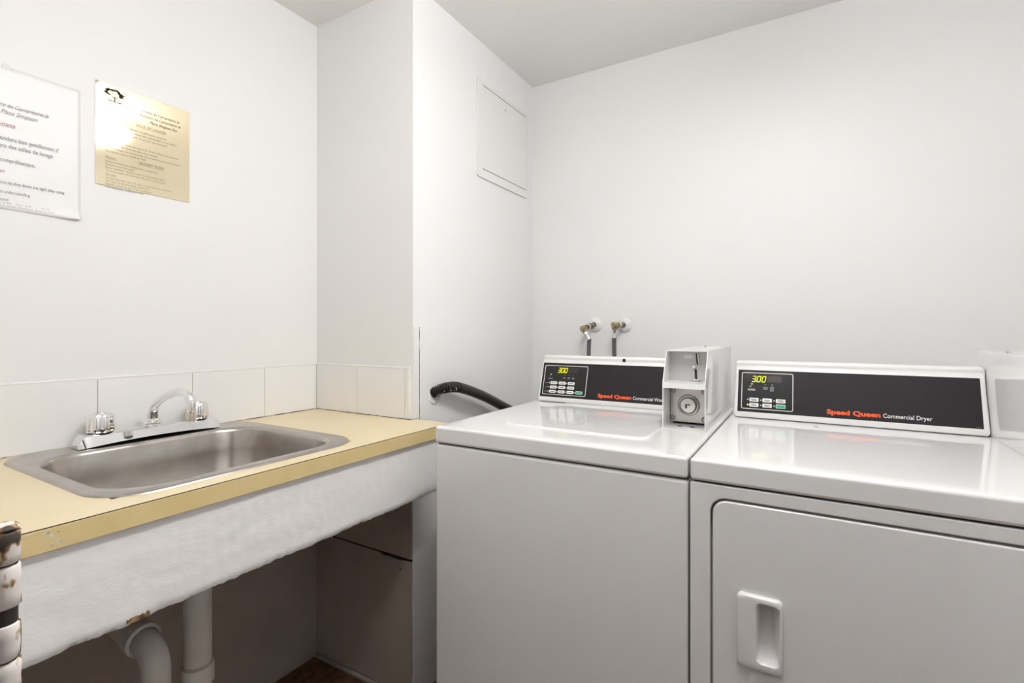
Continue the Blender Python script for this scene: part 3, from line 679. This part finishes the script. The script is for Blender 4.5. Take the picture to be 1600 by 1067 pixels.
def bulge(o, amt, zc, hh): return [(x - amt*(1-min(1, abs(z-zc)/hh)**2)*(1 if x < (hnd[0]+hnd[1])/2 else -1), z) for x, z in o]
zc, hh = (hnd[2]+hnd[3])/2, (hnd[3]-hnd[2])/2
def hr(i, r, n=10):   # handle outline with extra points along the sides
    o = rrect(hnd[0]+i, hnd[1]-i, hnd[2]+i, hnd[3]-i, r, n); return bulge(o, .003, zc, hh)
loops = [(hr(0,.008), .0012), (hr(0,.008), .006), (hr(.0015,.008), .0095), (hr(.004,.007), .0110),
         (rrect(pk[0], pk[1], pk[2], pk[3], .010, 10), .0105), (rrect(pk[0]+.0015, pk[1]-.0015, pk[2]+.002, pk[3]-.002, .010, 10), .0075),
         (rrect(pk[0]+.003, pk[1]-.004, pk[2]+.006, pk[3]-.004, .009, 10), -.008), (rrect(pk[0]+.005, pk[1]-.014, pk[2]+.022, pk[3]-.008, .008, 10), -.0185)]
bm = bmesh.new(); L = [[bm.verts.new(plW.p(x, z, dd)) for x, z in o] for o, dd in loops]; join_rings(bm, L); bm.faces.new(L[-1])
obj('door_handle', bm, 'plastic', door, True, 40)
c = console(d, -.1890, .3742, -.1798, .3630, (-.1703, -.0365, .0240, .1325), 'dryer')
seven_segment(plK, -.1432, .1052, .0084, .0165, dk, '3.00', 'led_on', c, 'display_digits')
obj('display_window', plate(plK, rrect(-.1020, -.0660, .1050, .1240, .002, 2), .0009, .0011), 'led_off', c)
dot(plK, -.1427, .0980, .0019, dk, 'led_dot', c); dot(plK, -.1462, .0912, .0017, dk, 'print_white', c)
dashes(plK, -.1530, .0790, .019, .0055, dk, 'print_white', c, 1, 2)
dot(plK, -.1071, .0980, .0013, dk, 'print_grey', c); dashes(plK, -.1130, .0835, .012, .0085, dk, 'print_grey', c, 2, 3)
dot(plK, -.0896, .0976, .0014, dk, 'print_white', c); dashes(plK, -.0950, .0790, .010, .0140, dk, 'print_grey', c, 3, 4)
for r_, v in enumerate((.0461, .0309)):
    for k, u in enumerate((-.1483, -.1139, -.0796)):
        green = (r_, k) == (1, 2)
        b = button(c, u, v, .0242, .0112, 'print_white', .0009, k)
        if green: obj('green_face', plate(plK, rrect(u+.001, u+.0232, v+.0012, v+.0098, .0012, 2), .0020, .0024), 'button_green', b)
        else: dashes(plK, u+.005, v+.003, .014, .0058, .00225, 'print_dark', b, 70+r_*10+k, 2)
        dot(plK, u-.0043, v+.0056, .0018 if (r_, k) != (1,0) else .0024, dk, 'led_dot' if (r_, k) == (1,0) else 'print_white', c)
wordmark(c, .0438, .1187, .1681, 'Commercial Dryer', .0996)
dashes(plK, .3500, .0185, .0095, .0012, .0011, 'print_grey', c, 99, 1)
obj('top_slot', plate(plT, rrect(.0135, .0225, 1.545, 1.5505, .0025, 4), -.001, .0006), 'black', d)
coin_box(d, .3765, .4765, 1.715, 'white steel coin box at the right end of the dryer top')

# ------------------------------------------------------------------ door hinge by the doorway, close to the camera
hg = thing('door_hinge', 'paint-peeling door hinge barrel at the lower left edge of the picture', 'hinge', (-.3635, .0885, 1.02))
hc = Vector((-.3625, .0890, 0)); ztop = 1.1165
obj('pin', lathe(hc + Vector((0,0,1.018)), (0,0,1), [(0,0), (.0060,.0), (.0060,.0965), (0,.0965)], 20), 'hinge_metal', hg, True)
obj('pin_head', lathe(hc + Vector((0,0,1.1145)), (0,0,1), [(0,0), (.0062,.0010), (.0068,.0022), (.0055,.0040), (0,.0048)], 20), 'hinge_paint', hg, True)
zs = [(1.0985, 1.1150), (1.0755, 1.0975), (1.0485, 1.0670), (1.0320, 1.0475), (1.0190, 1.0310)]
for a, b_ in zs:
    bm = lathe(hc + Vector((0,0,a)), (0,0,1), [(0,0), (.0062,0), (.0070,.0008), (.0071,(b_-a)*.3), (.0072,(b_-a)*.6), (.0070,b_-a-.0008), (.0060,b_-a), (0,b_-a)], 26)
    for v in bm.verts:
        n_ = noise.noise(v.co*190); v.co += Vector((v.co.x-hc.x, v.co.y-hc.y, 0)).normalized()*n_*.0006 if (Vector((v.co.x-hc.x, v.co.y-hc.y, 0)).length > .001) else Vector((0,0,0))
    obj('knuckle', bm, 'hinge_paint', hg, True, 60)
obj('leaf', B((-.3985, -.366, YF+.0022, YF+.0042, 1.0185, 1.1155)), 'hinge_paint', hg)

# ------------------------------------------------------------------ ceiling lamp (above the frame; its reflection shows in the plaque)
LX, LY = -.13, .71
la = thing('ceiling_lamp', 'long white lamp hung below the ceiling in front of the machines', 'lamp', (LX, LY, ZCEIL))
plL = Plane((LX, LY, ZCEIL), (1, 0, 0), (0, -1, 0))      # faces down
obj('lamp_base', plate(plL, rrect(-.085, .085, -.51, .51, .01, 3), .0003, .016, .003), 'lamp_base', la)
bm = bmesh.new(); L = [[bm.verts.new(plL.p(x, y, dd)) for x, y in rrect(-w_, w_, -l_, l_, r_, 5)] for w_, l_, r_, dd in ((.03,.44,.015,.115), (.06,.475,.02,.117), (.075,.49,.02,.130), (.075,.49,.02,.155), (.068,.483,.02,.175), (.05,.465,.02,.185), (.02,.43,.015,.188))]
join_rings(bm, L); bm.faces.new(L[0]); bm.faces.new(L[-1])
obj('hanger', plate(plL, rrect(-.015, .015, -.40, .40, .01, 3), .014, .116), 'lamp_base', la)
obj('diffuser', bm, 'shade', la, True, 60)

for o in list(bpy.data.objects):
    if '_org' in o: del o['_org']
